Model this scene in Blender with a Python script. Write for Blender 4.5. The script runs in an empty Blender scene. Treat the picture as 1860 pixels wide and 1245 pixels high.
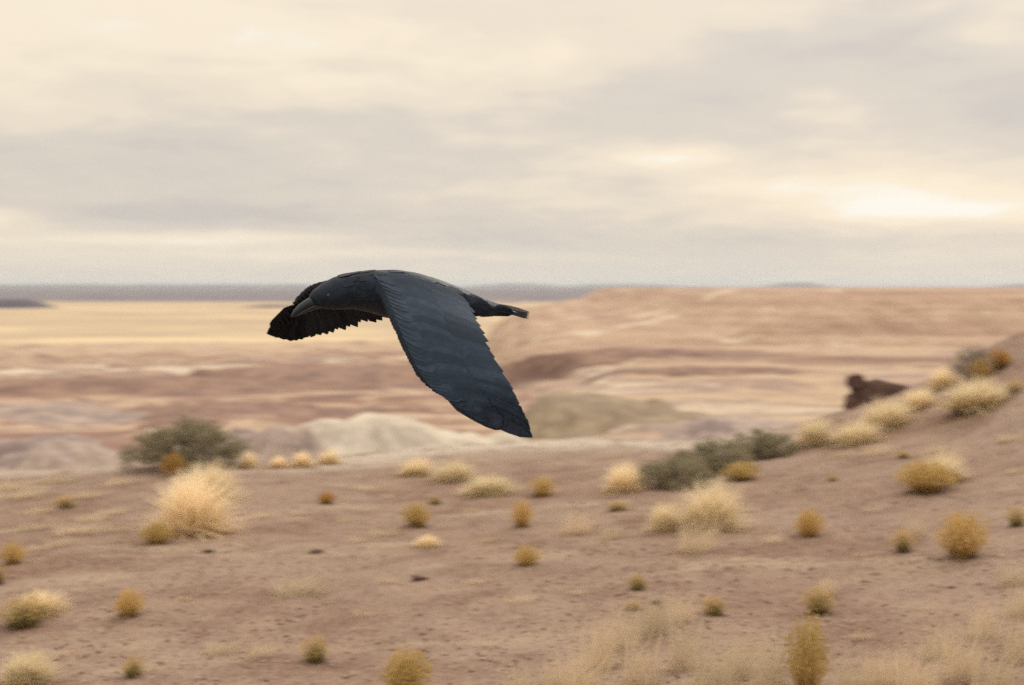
import bpy, bmesh, math, random
import numpy as np
from mathutils import Vector, Matrix

# ------------------------------------------------------------------ camera, sky, sun, exposure
SC = bpy.context.scene
COL = SC.collection
IW, IH, FPX = 1860.0, 1245.0, 2583.0            # photograph size and focal length in its pixels (50 mm)
EYE = Vector((0.0, 0.0, 1.7))
HORIZON = 519.0
PITCH = math.atan((IH / 2 - HORIZON) / FPX)
cam_d = bpy.data.cameras.new('camera')
cam = bpy.data.objects.new('camera', cam_d); COL.objects.link(cam)
cam.location = EYE
cam.rotation_euler = (math.radians(90) - PITCH, 0, 0)
cam_d.sensor_width = 36.0; cam_d.sensor_fit = 'HORIZONTAL'; cam_d.lens = 50.0
cam_d.clip_start = 0.05; cam_d.clip_end = 120000
cam_d.dof.use_dof = True
cam_d.dof.focus_distance = 3.62
cam_d.dof.aperture_fstop = 3.6
cam_d.dof.aperture_ratio = 0.4
SC.camera = cam

SUN_EL, SUN_AZ = math.radians(38), math.radians(28)      # azimuth clockwise from the viewing direction
sun_d = bpy.data.lights.new('sun', 'SUN'); sun_d.energy = 1.5; sun_d.angle = math.radians(22)
sun_d.color = (1.0, 0.93, 0.82)
sun = bpy.data.objects.new('sun', sun_d); COL.objects.link(sun)
sdir = Vector((math.sin(SUN_AZ) * math.cos(SUN_EL), math.cos(SUN_AZ) * math.cos(SUN_EL), math.sin(SUN_EL)))
sun.rotation_euler = sdir.to_track_quat('Z', 'Y').to_euler()
sun.location = (0, 0, 50)

SC.view_settings.view_transform = 'Standard'; SC.view_settings.look = 'None'
SC.view_settings.exposure = 0.0; SC.view_settings.gamma = 1.0
SC.view_settings.use_curve_mapping = False
SC.render.engine = 'CYCLES'
SC.cycles.use_denoising = False
SC.cycles.max_bounces = 6; SC.cycles.transparent_max_bounces = 8
SC.cycles.volume_bounces = 0
SC.cycles.sample_clamp_direct = 5.0; SC.cycles.sample_clamp_indirect = 2.0
SC.cycles.caustics_reflective = False; SC.cycles.caustics_refractive = False


def lin(r, g, b):
    f = lambda c: (c / 255 / 12.92) if c / 255 <= 0.04045 else ((c / 255 + 0.055) / 1.055) ** 2.4
    return (f(r), f(g), f(b), 1.0)


class NT:
    """small helper round a node tree"""
    def __init__(self, tree):
        self.t = tree; self.n = tree.nodes; self.l = tree.links
    def node(self, kind, **kw):
        nd = self.n.new(kind)
        for k, v in kw.items(): setattr(nd, k, v)
        return nd
    def put(self, sock, v):
        if hasattr(v, 'is_output') or isinstance(v, bpy.types.NodeSocket): self.l.new(v, sock)
        else: sock.default_value = v
    def math(self, op, a, b=None, c=None, clamp=False):
        nd = self.node('ShaderNodeMath', operation=op, use_clamp=clamp)
        for i, v in enumerate((a, b, c)):
            if v is not None: self.put(nd.inputs[i], v)
        return nd.outputs[0]
    def mix(self, f, a, b, blend='MIX'):
        nd = self.node('ShaderNodeMix', data_type='RGBA', blend_type=blend)
        self.put(nd.inputs[0], f); self.put(nd.inputs[6], a); self.put(nd.inputs[7], b)
        return nd.outputs[2]
    def step(self, v, a, b, lo=0.0, hi=1.0):
        nd = self.node('ShaderNodeMapRange', interpolation_type='SMOOTHSTEP')
        self.put(nd.inputs[0], v)
        for i, q in enumerate((a, b, lo, hi)): self.put(nd.inputs[i + 1], q)
        return nd.outputs[0]
    def noise(self, vec, scale, detail=4.0, rough=0.55, dist=0.0):
        nd = self.node('ShaderNodeTexNoise')
        if vec is not None: self.put(nd.inputs['Vector'], vec)
        nd.inputs['Scale'].default_value = scale; nd.inputs['Detail'].default_value = detail
        nd.inputs['Roughness'].default_value = rough; nd.inputs['Distortion'].default_value = dist
        return nd.outputs[0]
    def scalevec(self, vec, s):
        nd = self.node('ShaderNodeVectorMath', operation='MULTIPLY')
        self.put(nd.inputs[0], vec); nd.inputs[1].default_value = s
        return nd.outputs[0]


# ---- the sky: Nishita air seen thinly through a broken overcast
world = bpy.data.worlds.new('World'); SC.world = world; world.use_nodes = True
W = NT(world.node_tree); W.n.clear()
tc = W.node('ShaderNodeTexCoord'); gen = tc.outputs['Generated']
sep = W.node('ShaderNodeSeparateXYZ'); W.put(sep.inputs[0], gen)
dx, dy, dz = sep.outputs
az = W.math('ARCTAN2', dx, dy)
el = W.math('ARCSINE', dz)
elp = W.math('MAXIMUM', el, 0.0)
den = W.math('ADD', W.math('MAXIMUM', dz, 0.0), 0.10)
cmb = W.node('ShaderNodeCombineXYZ')
W.put(cmb.inputs[0], W.math('DIVIDE', dx, den)); W.put(cmb.inputs[1], W.math('DIVIDE', dy, den))
layer = cmb.outputs[0]
n1 = W.noise(W.scalevec(layer, (0.9, 0.62, 1)), 1.25, 5, 0.52, 0.6)
n2 = W.noise(W.scalevec(layer, (1.6, 1.1, 1)), 3.4, 4, 0.5, 0.4)
cmb2 = W.node('ShaderNodeCombineXYZ')
W.put(cmb2.inputs[0], az); W.put(cmb2.inputs[1], W.math('MULTIPLY', el, 5.5))
n3 = W.noise(cmb2.outputs[0], 5.5, 5, 0.5, 0.5)
bright = W.math('ADD', W.math('MULTIPLY', W.math('SUBTRACT', n1, 0.5), 0.7),
                W.math('ADD', W.math('MULTIPLY', W.math('SUBTRACT', n2, 0.5), 0.45),
                       W.math('MULTIPLY', W.math('SUBTRACT', n3, 0.5), 0.75)))
# warp so that cloud banks have torn edges
wz = W.math('ADD', az, W.math('MULTIPLY', W.math('SUBTRACT', n1, 0.5), 0.07))
wl = W.math('ADD', el, W.math('MULTIPLY', W.math('SUBTRACT', n3, 0.5), 0.018))
def bank(px, py, rx, ry, amp):
    a = W.math('DIVIDE', W.math('SUBTRACT', wz, (px - 930) / FPX), rx / FPX)
    e = W.math('DIVIDE', W.math('SUBTRACT', wl, (HORIZON - py) / FPX), ry / FPX)
    g = W.math('EXPONENT', W.math('MULTIPLY', W.math('ADD', W.math('MULTIPLY', a, a), W.math('MULTIPLY', e, e)), -1.0))
    return W.math('MULTIPLY', g, amp)
BANKS = [(1650, 150, 420, 95, -0.5), (1800, 230, 230, 50, -0.3), (1150, 200, 260, 50, -0.16),
         (300, 285, 700, 95, -0.40), (250, 395, 420, 22, -0.30), (1150, 440, 560, 28, -0.42), (650, 400, 420, 28, -0.22),
         (1200, 292, 130, 22, 0.72), (1560, 375, 280, 50, 0.55), (1430, 345, 170, 22, 0.25), (1720, 388, 170, 22, 0.3), (1540, 405, 90, 18, 0.2), (1500, 195, 110, 32, 0.34), (1760, 95, 90, 28, 0.25),
         (360, 434, 270, 10, 0.62), (620, 462, 320, 9, 0.36), (30, 400, 90, 18, 0.5), (150, 80, 480, 120, 0.34), (800, 100, 420, 90, 0.26),
         (1000, 490, 1400, 16, -0.12)]
for bk in BANKS: bright = W.math('ADD', bright, bank(*bk))
ramp = W.node('ShaderNodeValToRGB'); W.put(ramp.inputs[0], W.math('ADD', W.math('MULTIPLY', bright, 0.62), 0.5))
cr = ramp.color_ramp; cr.interpolation = 'EASE'
cr.elements[0].position = 0.12; cr.elements[0].color = lin(208, 201, 194)
cr.elements[1].position = 0.95; cr.elements[1].color = lin(255, 251, 241)
for pos, c in ((0.34, (222, 212, 200)), (0.54, (240, 226, 206)), (0.72, (252, 237, 213))):
    e_ = cr.elements.new(pos); e_.color = lin(*c)
low = W.step(el, 0.0, 0.05, 0.5, 0.0)
cloud = W.mix(low, ramp.outputs[0], lin(226, 221, 211))
lift = W.step(el, 0.14, 1.0, 1.0, 2.2)              # an overcast is brightest overhead
liftc = W.node('ShaderNodeVectorMath', operation='SCALE'); W.put(liftc.inputs[0], cloud); W.put(liftc.inputs['Scale'], lift)
sky = W.node('ShaderNodeTexSky', sky_type='NISHITA'); sky.sun_disc = False
sky.sun_elevation = SUN_EL; sky.sun_rotation = SUN_AZ; sky.dust_density = 2.5
bg_air = W.node('ShaderNodeBackground'); W.put(bg_air.inputs[0], sky.outputs[0]); bg_air.inputs[1].default_value = 0.08
bg_cloud = W.node('ShaderNodeBackground'); W.put(bg_cloud.inputs[0], liftc.outputs[0]); bg_cloud.inputs[1].default_value = 1.0
mixs = W.node('ShaderNodeMixShader'); mixs.inputs[0].default_value = 0.93
W.l.new(bg_air.outputs[0], mixs.inputs[1]); W.l.new(bg_cloud.outputs[0], mixs.inputs[2])
outw = W.node('ShaderNodeOutputWorld'); W.l.new(mixs.outputs[0], outw.inputs[0])


# ------------------------------------------------------------------ helpers
CP, SP = math.cos(PITCH), math.sin(PITCH)
def ray(x, y):
    a, b = (x - IW / 2) / FPX, (IH / 2 - y) / FPX
    return Vector((a, CP + b * SP, -SP + b * CP))
def at(x, y, depth):
    return EYE + ray(x, y) * depth

def tag(o, label=None, cat=None, group=None, kind=None):
    if label: o['label'] = label
    if cat: o['category'] = cat
    if group: o['group'] = group
    if kind: o['kind'] = kind
    return o
def link(name, mesh, mat=None, parent=None):
    o = bpy.data.objects.new(name, mesh); COL.objects.link(o)
    if mat and not mesh.materials: mesh.materials.append(mat)
    if parent: o.parent = parent
    return o
def empty(name, loc, rz=0.0):
    o = bpy.data.objects.new(name, None); COL.objects.link(o)
    o.location = loc; o.rotation_euler = (0, 0, rz); o.empty_display_size = 0.1
    return o
def mesh_np(name, V, F, smooth=True, mat=None):
    me = bpy.data.meshes.new(name)
    V = np.asarray(V, dtype=np.float32).reshape(-1, 3); F = np.asarray(F, dtype=np.int32)
    k = F.shape[1]
    me.vertices.add(len(V)); me.vertices.foreach_set('co', V.ravel())
    me.loops.add(F.size); me.loops.foreach_set('vertex_index', F.ravel())
    me.polygons.add(len(F)); me.polygons.foreach_set('loop_start', np.arange(0, F.size, k, dtype=np.int32))
    if smooth: me.polygons.foreach_set('use_smooth', np.ones(len(F), dtype=bool))
    me.update(calc_edges=True); me.validate()
    if mat: me.materials.append(mat)
    return me
def grid_faces(nu, nv):
    i = np.arange(nu - 1)[:, None] * nv + np.arange(nv - 1)[None, :]
    return np.stack([i, i + nv, i + nv + 1, i + 1], -1).reshape(-1, 4)

# numpy gradient noise
_rs = np.random.RandomState(7)
_perm = np.tile(_rs.permutation(512), 3)
_ang = _rs.rand(512) * 2 * math.pi
_gx, _gy = np.cos(_ang), np.sin(_ang)
def pn(x, y):
    x0 = np.floor(x).astype(np.int64); y0 = np.floor(y).astype(np.int64)
    fx, fy = x - x0, y - y0
    def g(ix, iy, ux, uy):
        h = _perm[(_perm[ix % 512] + iy) % 512] % 512
        return _gx[h] * ux + _gy[h] * uy
    u = fx * fx * fx * (fx * (fx * 6 - 15) + 10); v = fy * fy * fy * (fy * (fy * 6 - 15) + 10)
    a = g(x0, y0, fx, fy) * (1 - u) + g(x0 + 1, y0, fx - 1, fy) * u
    b = g(x0, y0 + 1, fx, fy - 1) * (1 - u) + g(x0 + 1, y0 + 1, fx - 1, fy - 1) * u
    return (a * (1 - v) + b * v) * 1.5
def fbm(x, y, n=4, gain=0.5):
    s = 0; a = 1.0
    for k in range(n):
        s = s + a * pn(x * 2 ** k + 17.3 * k, y * 2 ** k - 9.1 * k); a *= gain
    return s
def ridge(x, y, n=3):
    s = 0; a = 1.0
    for k in range(n):
        s = s + a * (1 - 2 * np.abs(pn(x * 2 ** k + 5.2 * k, y * 2 ** k + 3.3 * k))); a *= 0.5
    return s
def sstep(a, b, x):
    t = np.clip((x - a) / (b - a), 0, 1); return t * t * (3 - 2 * t)


# ------------------------------------------------------------------ materials
def new_mat(name):
    m = bpy.data.materials.new(name); m.use_nodes = True
    t = NT(m.node_tree); t.n.clear()
    out = t.node('ShaderNodeOutputMaterial'); b = t.node('ShaderNodeBsdfPrincipled')
    t.l.new(b.outputs[0], out.inputs[0])
    b.inputs['Specular IOR Level'].default_value = 0.15
    return m, t, b, out
def objpos(t):
    return t.node('ShaderNodeNewGeometry').outputs['Position']
def bump(t, b, h, strength, dist):
    bp = t.node('ShaderNodeBump'); bp.inputs['Strength'].default_value = strength; bp.inputs['Distance'].default_value = dist
    t.put(bp.inputs['Height'], h); t.l.new(bp.outputs[0], b.inputs['Normal'])

def mat_slope():
    m, t, b, _ = new_mat('red_gravelly_earth'); p = objpos(t)
    big = t.noise(p, 0.45, 4, 0.55, 0.3); mid = t.noise(p, 2.3, 5, 0.6, 0.4); fine = t.noise(p, 26, 4, 0.65); grit = t.noise(p, 90, 2, 0.6)
    c = t.mix(t.step(big, 0.36, 0.66), (0.234, 0.150, 0.116, 1), (0.314, 0.231, 0.189, 1))
    c = t.mix(t.step(mid, 0.42, 0.72), c, (0.327, 0.231, 0.177, 1))
    wide = t.noise(t.scalevec(p, (0.5, 1.3, 1)), 1.1, 4, 0.6, 0.6)
    c = t.mix(t.step(wide, 0.52, 0.68, 0, 0.7), c, (0.404, 0.321, 0.244, 1))
    c = t.mix(t.step(mid, 0.52, 0.30, 0.0, 0.55), c, (0.176, 0.095, 0.068, 1))
    c = t.mix(t.step(fine, 0.50, 0.75, 0, 0.75), c, (0.370, 0.299, 0.248, 1))
    c = t.mix(t.step(fine, 0.48, 0.26, 0, 0.75), c, (0.116, 0.066, 0.051, 1))
    c = t.mix(t.step(grit, 0.58, 0.8, 0, 0.5), c, (0.430, 0.352, 0.285, 1))
    at_ = t.node('ShaderNodeAttribute', attribute_name='pale')
    c = t.mix(t.math('MULTIPLY', at_.outputs['Fac'], t.step(mid, 0.30, 0.50)), c, (0.499, 0.440, 0.377, 1))
    t.put(b.inputs['Base Color'], c); b.inputs['Roughness'].default_value = 0.95
    bump(t, b, t.math('ADD', fine, t.math('MULTIPLY', grit, 0.5)), 0.9, 0.03)
    return m

def mat_badlands():
    m, t, b, _ = new_mat('banded_clay'); p = objpos(t)
    sx = t.node('ShaderNodeSeparateXYZ'); t.put(sx.inputs[0], p)
    wob = t.noise(p, 0.035, 4, 0.5, 0.3); wob2 = t.noise(t.scalevec(p, (0.6, 1.4, 1.4)), 0.2, 5, 0.6, 0.5)
    band = t.noise(t.scalevec(p, (0.010, 0.018, 0.9)), 1.0, 4, 0.6, 0.5)
    at_ = t.node('ShaderNodeAttribute', attribute_name='dist')       # land cover changes away from the hills
    grassy = at_.outputs['Fac']
    v = t.math('ADD', t.math('MULTIPLY', band, 0.6), t.math('MULTIPLY', wob2, 0.4))
    v = t.math('ADD', t.math('MULTIPLY', t.math('SUBTRACT', v, 0.5), 1.8), 0.5)
    rp = t.node('ShaderNodeValToRGB'); t.put(rp.inputs[0], v); cr = rp.color_ramp
    cr.elements[0].position = 0.30; cr.elements[0].color = (0.180, 0.122, 0.116, 1)
    cr.elements[1].position = 0.70; cr.elements[1].color = (0.56, 0.49, 0.40, 1)
    for q, c in ((0.40, (0.255, 0.158, 0.125, 1)), (0.46, (0.33, 0.225, 0.175, 1)), (0.50, (0.47, 0.365, 0.265, 1)),
                 (0.55, (0.37, 0.26, 0.205, 1)), (0.60, (0.225, 0.172, 0.175, 1)), (0.64, (0.50, 0.42, 0.34, 1))):
        e = cr.elements.new(q); e.color = c
    c = rp.outputs[0]
    dry = t.mix(t.step(wob2, 0.4, 0.65), (0.50, 0.39, 0.275, 1), (0.40, 0.30, 0.225, 1))
    g = t.math('MULTIPLY', grassy, t.step(wob, 0.36, 0.56, 0.35, 1.0))
    c = t.mix(t.math('MULTIPLY', g, t.step(band, 0.36, 0.50, 0.25, 1.0)), c, dry)
    fine = t.noise(p, 3.0, 4, 0.6)
    c = t.mix(t.step(fine, 0.5, 0.3, 0, 0.45), c, (0.15, 0.105, 0.085, 1))
    t.put(b.inputs['Base Color'], c); b.inputs['Roughness'].default_value = 0.95
    bump(t, b, t.math('ADD', fine, wob2), 0.6, 0.25)
    return m

def mat_mesa():
    m, t, b, _ = new_mat('mesa_strata'); p = objpos(t)
    band = t.noise(t.scalevec(p, (0.012, 0.02, 1.1)), 1.3, 4, 0.6, 0.35)
    patch = t.noise(t.scalevec(p, (0.10, 0.10, 0.5)), 1.0, 4, 0.55, 0.5)
    rp = t.node('ShaderNodeValToRGB'); t.put(rp.inputs[0], band); cr = rp.color_ramp
    cr.elements[0].position = 0.28; cr.elements[0].color = (0.315, 0.208, 0.165, 1)
    cr.elements[1].position = 0.72; cr.elements[1].color = (0.45, 0.335, 0.25, 1)
    for q, c in ((0.42, (0.38, 0.265, 0.205, 1)), (0.50, (0.46, 0.345, 0.26, 1)), (0.58, (0.335, 0.225, 0.18, 1))):
        e = cr.elements.new(q); e.color = c
    c = t.mix(t.step(patch, 0.56, 0.68, 0, 0.85), rp.outputs[0], (0.60, 0.53, 0.42, 1))
    fine = t.noise(p, 1.6, 5, 0.65)
    c = t.mix(t.step(fine, 0.48, 0.28, 0, 0.5), c, (0.24, 0.155, 0.115, 1))
    t.put(b.inputs['Base Color'], c); b.inputs['Roughness'].default_value = 0.95
    bump(t, b, fine, 0.8, 0.4)
    return m

def mat_plain():
    m, t, b, _ = new_mat('dry_grassland'); p = objpos(t)
    sx = t.node('ShaderNodeSeparateXYZ'); t.put(sx.inputs[0], p)
    a = t.noise(t.scalevec(p, (0.0016, 0.0036, 1)), 1.0, 5, 0.6, 0.5)
    f = t.noise(t.scalevec(p, (0.006, 0.011, 1)), 1.0, 5, 0.6, 0.3)
    c = t.mix(t.step(a, 0.35, 0.62), (0.41, 0.325, 0.235, 1), (0.56, 0.455, 0.30, 1))
    c = t.mix(t.step(f, 0.45, 0.30, 0, 0.7), c, (0.34, 0.235, 0.165, 1))
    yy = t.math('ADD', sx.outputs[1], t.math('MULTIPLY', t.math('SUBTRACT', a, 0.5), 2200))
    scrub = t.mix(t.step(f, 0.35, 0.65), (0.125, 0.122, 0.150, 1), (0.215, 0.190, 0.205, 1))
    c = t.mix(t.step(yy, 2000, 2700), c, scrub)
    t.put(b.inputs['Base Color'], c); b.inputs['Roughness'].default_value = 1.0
    return m

def mat_plainmix(name, c0, c1, scale, rough=0.95, bumpd=0.05, third=None):
    m, t, b, _ = new_mat(name); p = objpos(t)
    n = t.noise(p, scale, 5, 0.6, 0.3); f = t.noise(p, scale * 7, 4, 0.6)
    c = t.mix(t.step(n, 0.36, 0.64), c0, c1)
    if third: c = t.mix(t.step(f, 0.52, 0.72, 0, 0.7), c, third)
    t.put(b.inputs['Base Color'], c); b.inputs['Roughness'].default_value = rough
    bump(t, b, t.math('ADD', n, t.math('MULTIPLY', f, 0.4)), 0.8, bumpd)
    return m

def mat_blade(name, c0, c1, trans=0.35, rough=0.75):
    """grass and leaves: colour varies from blade to blade; some light passes through"""
    m, t, b, out = new_mat(name)
    a = t.node('ShaderNodeAttribute', attribute_name='rnd')
    oi = t.node('ShaderNodeObjectInfo')
    c = t.mix(a.outputs['Fac'], c0, c1)
    hs = t.node('ShaderNodeHueSaturation'); t.put(hs.inputs['Color'], c)
    t.put(hs.inputs['Value'], t.math('ADD', t.math('MULTIPLY', oi.outputs['Random'], 0.24), 0.88))
    t.put(hs.inputs['Hue'], t.math('ADD', t.math('MULTIPLY', oi.outputs['Random'], -0.010), 0.504))
    t.put(b.inputs['Base Color'], hs.outputs[0]); b.inputs['Roughness'].default_value = rough
    tr = t.node('ShaderNodeBsdfTranslucent'); t.put(tr.inputs[0], hs.outputs[0])
    ms = t.node('ShaderNodeMixShader'); ms.inputs[0].default_value = trans
    t.l.new(b.outputs[0], ms.inputs[1]); t.l.new(tr.outputs[0], ms.inputs[2]); t.l.new(ms.outputs[0], out.inputs[0])
    return m

M = {}
M['slope'] = mat_slope(); M['badlands'] = mat_badlands(); M['mesa'] = mat_mesa(); M['plain'] = mat_plain()
M['white_clay'] = mat_plainmix('pale_clay', (0.41, 0.37, 0.32, 1), (0.54, 0.49, 0.415, 1), 0.5, 0.95, 0.12, (0.31, 0.255, 0.225, 1))
M['olive_clay'] = mat_plainmix('olive_clay', (0.225, 0.178, 0.138, 1), (0.31, 0.25, 0.18, 1), 0.55, 0.95, 0.15, (0.18, 0.135, 0.115, 1))
M['violet_clay'] = mat_plainmix('violet_clay', (0.21, 0.165, 0.165, 1), (0.36, 0.29, 0.255, 1), 0.5, 0.95, 0.12, (0.47, 0.40, 0.33, 1))
M['red_clay'] = mat_plainmix('red_clay', (0.185, 0.122, 0.108, 1), (0.27, 0.178, 0.145, 1), 0.4, 0.95, 0.15, (0.42, 0.31, 0.21, 1))
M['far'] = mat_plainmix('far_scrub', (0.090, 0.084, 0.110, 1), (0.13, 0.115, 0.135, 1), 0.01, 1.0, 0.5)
M['rock'] = mat_plainmix('dark_rock', (0.075, 0.044, 0.038, 1), (0.125, 0.075, 0.060, 1), 3.0, 0.9, 0.05, (0.17, 0.11, 0.085, 1))
M['pebble'] = mat_plainmix('pebbles', (0.22, 0.135, 0.10, 1), (0.46, 0.36, 0.28, 1), 9.0, 0.9, 0.004, (0.15, 0.10, 0.085, 1))
M['straw'] = mat_blade('straw', (0.80, 0.675, 0.46, 1), (0.90, 0.80, 0.60, 1), 0.5)
M['wisp'] = mat_blade('wisp', (0.56, 0.46, 0.325, 1), (0.70, 0.59, 0.43, 1), 0.4)
M['gold'] = mat_blade('gold_stems', (0.50, 0.355, 0.14, 1), (0.70, 0.52, 0.225, 1))
M['orange'] = mat_blade('ochre_stems', (0.42, 0.245, 0.075, 1), (0.58, 0.36, 0.125, 1))
M['olive'] = mat_blade('olive_stems', (0.21, 0.18, 0.085, 1), (0.40, 0.31, 0.14, 1))
M['sage'] = mat_blade('sage_leaves', (0.22, 0.198, 0.135, 1), (0.37, 0.325, 0.22, 1), 0.3)
M['grey'] = mat_blade('grey_leaves', (0.22, 0.195, 0.165, 1), (0.34, 0.30, 0.25, 1), 0.2)
M['litter'] = mat_blade('dry_litter', (0.17, 0.115, 0.062, 1), (0.29, 0.205, 0.115, 1), 0.15)
M['wood'] = mat_plainmix('twigs', (0.10, 0.075, 0.055, 1), (0.17, 0.13, 0.095, 1), 30, 0.9, 0.002)

# ------------------------------------------------------------------ the setting
# crest of the near slope: pixel column, distance, pixel row -> a real curve in the ground
_cr = [(-700, 15, 872), (-300, 15, 868), (0, 15, 860), (300, 15, 850), (450, 15, 836), (620, 15.5, 826), (720, 16.6, 814), (860, 17, 806),
       (1100, 17, 799), (1250, 16, 795), (1420, 15.4, 780), (1560, 15.2, 748), (1640, 15, 722), (1720, 15, 682), (1860, 15, 610), (2200, 15, 490), (3000, 15, 330)]
_cx = np.array([(p - 930) / FPX * d for p, d, r in _cr]); _cy = np.array([d for p, d, r in _cr], float)
_cz = np.array([1.7 - (r - HORIZON) / FPX * d for p, d, r in _cr])
def _smooth(tab, x):
    return (np.interp(x - 0.35, _cx, tab) + np.interp(x, _cx, tab) * 2 + np.interp(x + 0.35, _cx, tab)) / 4
def slope_z(x, y):
    x = np.asarray(x, float); y = np.asarray(y, float)
    wy = 0.35 * pn(x * 0.5 + 3, x * 0 + 1.5)
    yc = _smooth(_cy, x) + wy; zc = _smooth(_cz, x)
    z5 = 0.03 + 0.045 * np.clip(x, -9, 9)
    t = np.clip((y - 5) / (yc - 5), 0, 1)
    z = z5 * (1 - t) + zc * t + 0.05 * np.sin(math.pi * t)
    u = np.maximum(y - yc, 0)
    z = z - 0.05 * u - 0.42 * u * u / (u + 1.0)
    z = z + 0.035 * fbm(x * 0.6, y * 0.6, 4) * sstep(1.5, 4, y) + 0.006 * fbm(x * 6, y * 6, 2)
    return z

def build_slope():
    xs = np.concatenate([np.linspace(-45, -8.5, 60, endpoint=False), np.linspace(-8.5, 8.5, 300), np.linspace(8.7, 45, 60)])
    ys = np.concatenate([np.linspace(-30, 2, 40, endpoint=False), np.linspace(2, 20, 320), np.linspace(20.2, 32, 40)])
    X, Y = np.meshgrid(xs, ys, indexing='ij'); Z = slope_z(X, Y)
    me = mesh_np('slope', np.stack([X, Y, Z], -1), grid_faces(len(xs), len(ys)), mat=M['slope'])
    # pale caliche rim along the edge of the slope
    yc = _smooth(_cy, X) + 0.35 * pn(X * 0.5 + 3, X * 0 + 1.5)
    pale = np.exp(-((Y - yc + 0.5) / 0.9) ** 2) * sstep(-3.2, -1.2, X) * (1 - sstep(2.2, 3.4, X)) + 0.55 * np.exp(-((Y - yc + 0.2) / 0.4) ** 2) * (X < -4.0)
    a = me.attributes.new('pale', 'FLOAT', 'POINT'); a.data.foreach_set('value', pale.ravel().astype(np.float32))
    return tag(link('slope', me), 'bare reddish gravelly hillside in the foreground rising towards the boulder', 'ground', kind='structure')
build_slope()

_L = np.array([(16, -3.2), (25, -2.9), (35, -2.75), (50, -3.3), (80, -4.7), (140, -7.4), (220, -10.5), (350, -15.2), (600, -23.0), (760, -27.5), (1200, -34)])
_R = np.array([(16, -3.4), (25, -3.0), (40, -2.45), (50, -2.45), (60, -2.30), (70, -1.95), (80, -1.75), (90, -2.2), (140, -6.0), (350, -15), (760, -27.5), (1200, -34)])
def bad_z(x, y):
    d = np.hypot(x, y); a = np.arctan2(x, y)
    ld = np.log(d)
    zl = np.interp(ld, np.log(_L[:, 0]), _L[:, 1]); zr = np.interp(ld, np.log(_R[:, 0]), _R[:, 1])
    w = sstep(-0.06, 0.10, a)
    z = zl * (1 - w) + zr * w
    amp = np.interp(ld, np.log([16, 30, 60, 120, 300, 600, 760]), [0.0, 0.25, 0.75, 1.7, 2.6, 2.0, 0.4])
    n = 0.55 * ridge(x / 34, y / 26, 3) + 0.45 * fbm(x / 90 + 4, y / 60 + 8, 4)
    z = z + amp * (n - 0.25) * (1 - 0.72 * w * (d < 100))
    z = z + 0.10 * fbm(x / 3.2, y / 2.4, 3) * sstep(18, 40, d)
    # flat benches: erosion leaves steps in the clay
    st = 0.55 * np.clip(d / 50, 0.6, 3.0)
    q = z / st; fr = q - np.floor(q)
    z = z * 0.45 + 0.55 * st * (np.floor(q) + sstep(0.25, 0.75, fr))
    return z
def build_badlands():
    na, nd = 560, 380
    aa = np.radians(np.linspace(-62, 62, na)); dd = np.exp(np.linspace(math.log(16.5), math.log(1150), nd))
    A, D = np.meshgrid(aa, dd, indexing='ij'); X, Y = D * np.sin(A), D * np.cos(A)
    Z = bad_z(X, Y)
    me = mesh_np('badlands', np.stack([X, Y, Z], -1), grid_faces(na, nd)[:, ::-1], mat=M['badlands'])
    at_ = me.attributes.new('dist', 'FLOAT', 'POINT')
    g = sstep(150, 420, D) * 0.95 + 0.5 * sstep(-0.02, 0.1, A) * sstep(30, 50, D)
    at_.data.foreach_set('value', np.clip(g, 0, 1).ravel().astype(np.float32))
    return tag(link('badlands', me), 'low banded clay badlands below the edge of the near slope', 'terrain', kind='structure')
build_badlands()

def heightfield(name, xs, ys, fn, mat, label):
    X, Y = np.meshgrid(xs, ys, indexing='ij')
    me = mesh_np(name, np.stack([X, Y, fn(X, Y)], -1), grid_faces(len(xs), len(ys)), mat=mat)
    return tag(link(name, me), label, 'terrain', kind='structure')

def mesa_z(x, y):
    top = np.interp(x, [-14, -4, 0.0, 4.9, 9.0, 11.6, 13.4, 14.8, 16.5, 60], [-6.0, -3.6, -2.45, -1.6, -0.95, -0.55, 0.45, 1.15, 1.33, 1.36])
    n = fbm(x / 7, y / 7, 4); gul = ridge(x / 5.0 + 0.2 * y / 5, y / 16, 3)
    yf = y + 2.2 * gul + 1.5 * n
    t = sstep(80, 104, yf)
    z = -2.6 + (top + 2.6) * t
    z = np.where(top < -2.6, np.minimum(z, top * t + -2.6 * (1 - t)), z)
    z = z + 0.12 * n * (1 - 0.75 * sstep(1.0, 1.3, z)) + 0.22 * gul * t * (1 - t) * 4 * 0.5
    bench = 0.5; q = z / bench; fr = q - np.floor(q)
    z = z * 0.6 + 0.4 * bench * (np.floor(q) + sstep(0.3, 0.7, fr))
    back = sstep(240, 330, y)
    return z - 34 * back - 3.5 * (1 - sstep(66, 80, y)) - 11 * (1 - sstep(-14, 3, x + 1.5 * n))
heightfield('mesa', np.linspace(-14, 150, 420), np.concatenate([np.linspace(66, 112, 220), np.linspace(113, 335, 60)]), mesa_z, M['mesa'],
            'long flat topped tan mesa with pale patches along its face')

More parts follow.
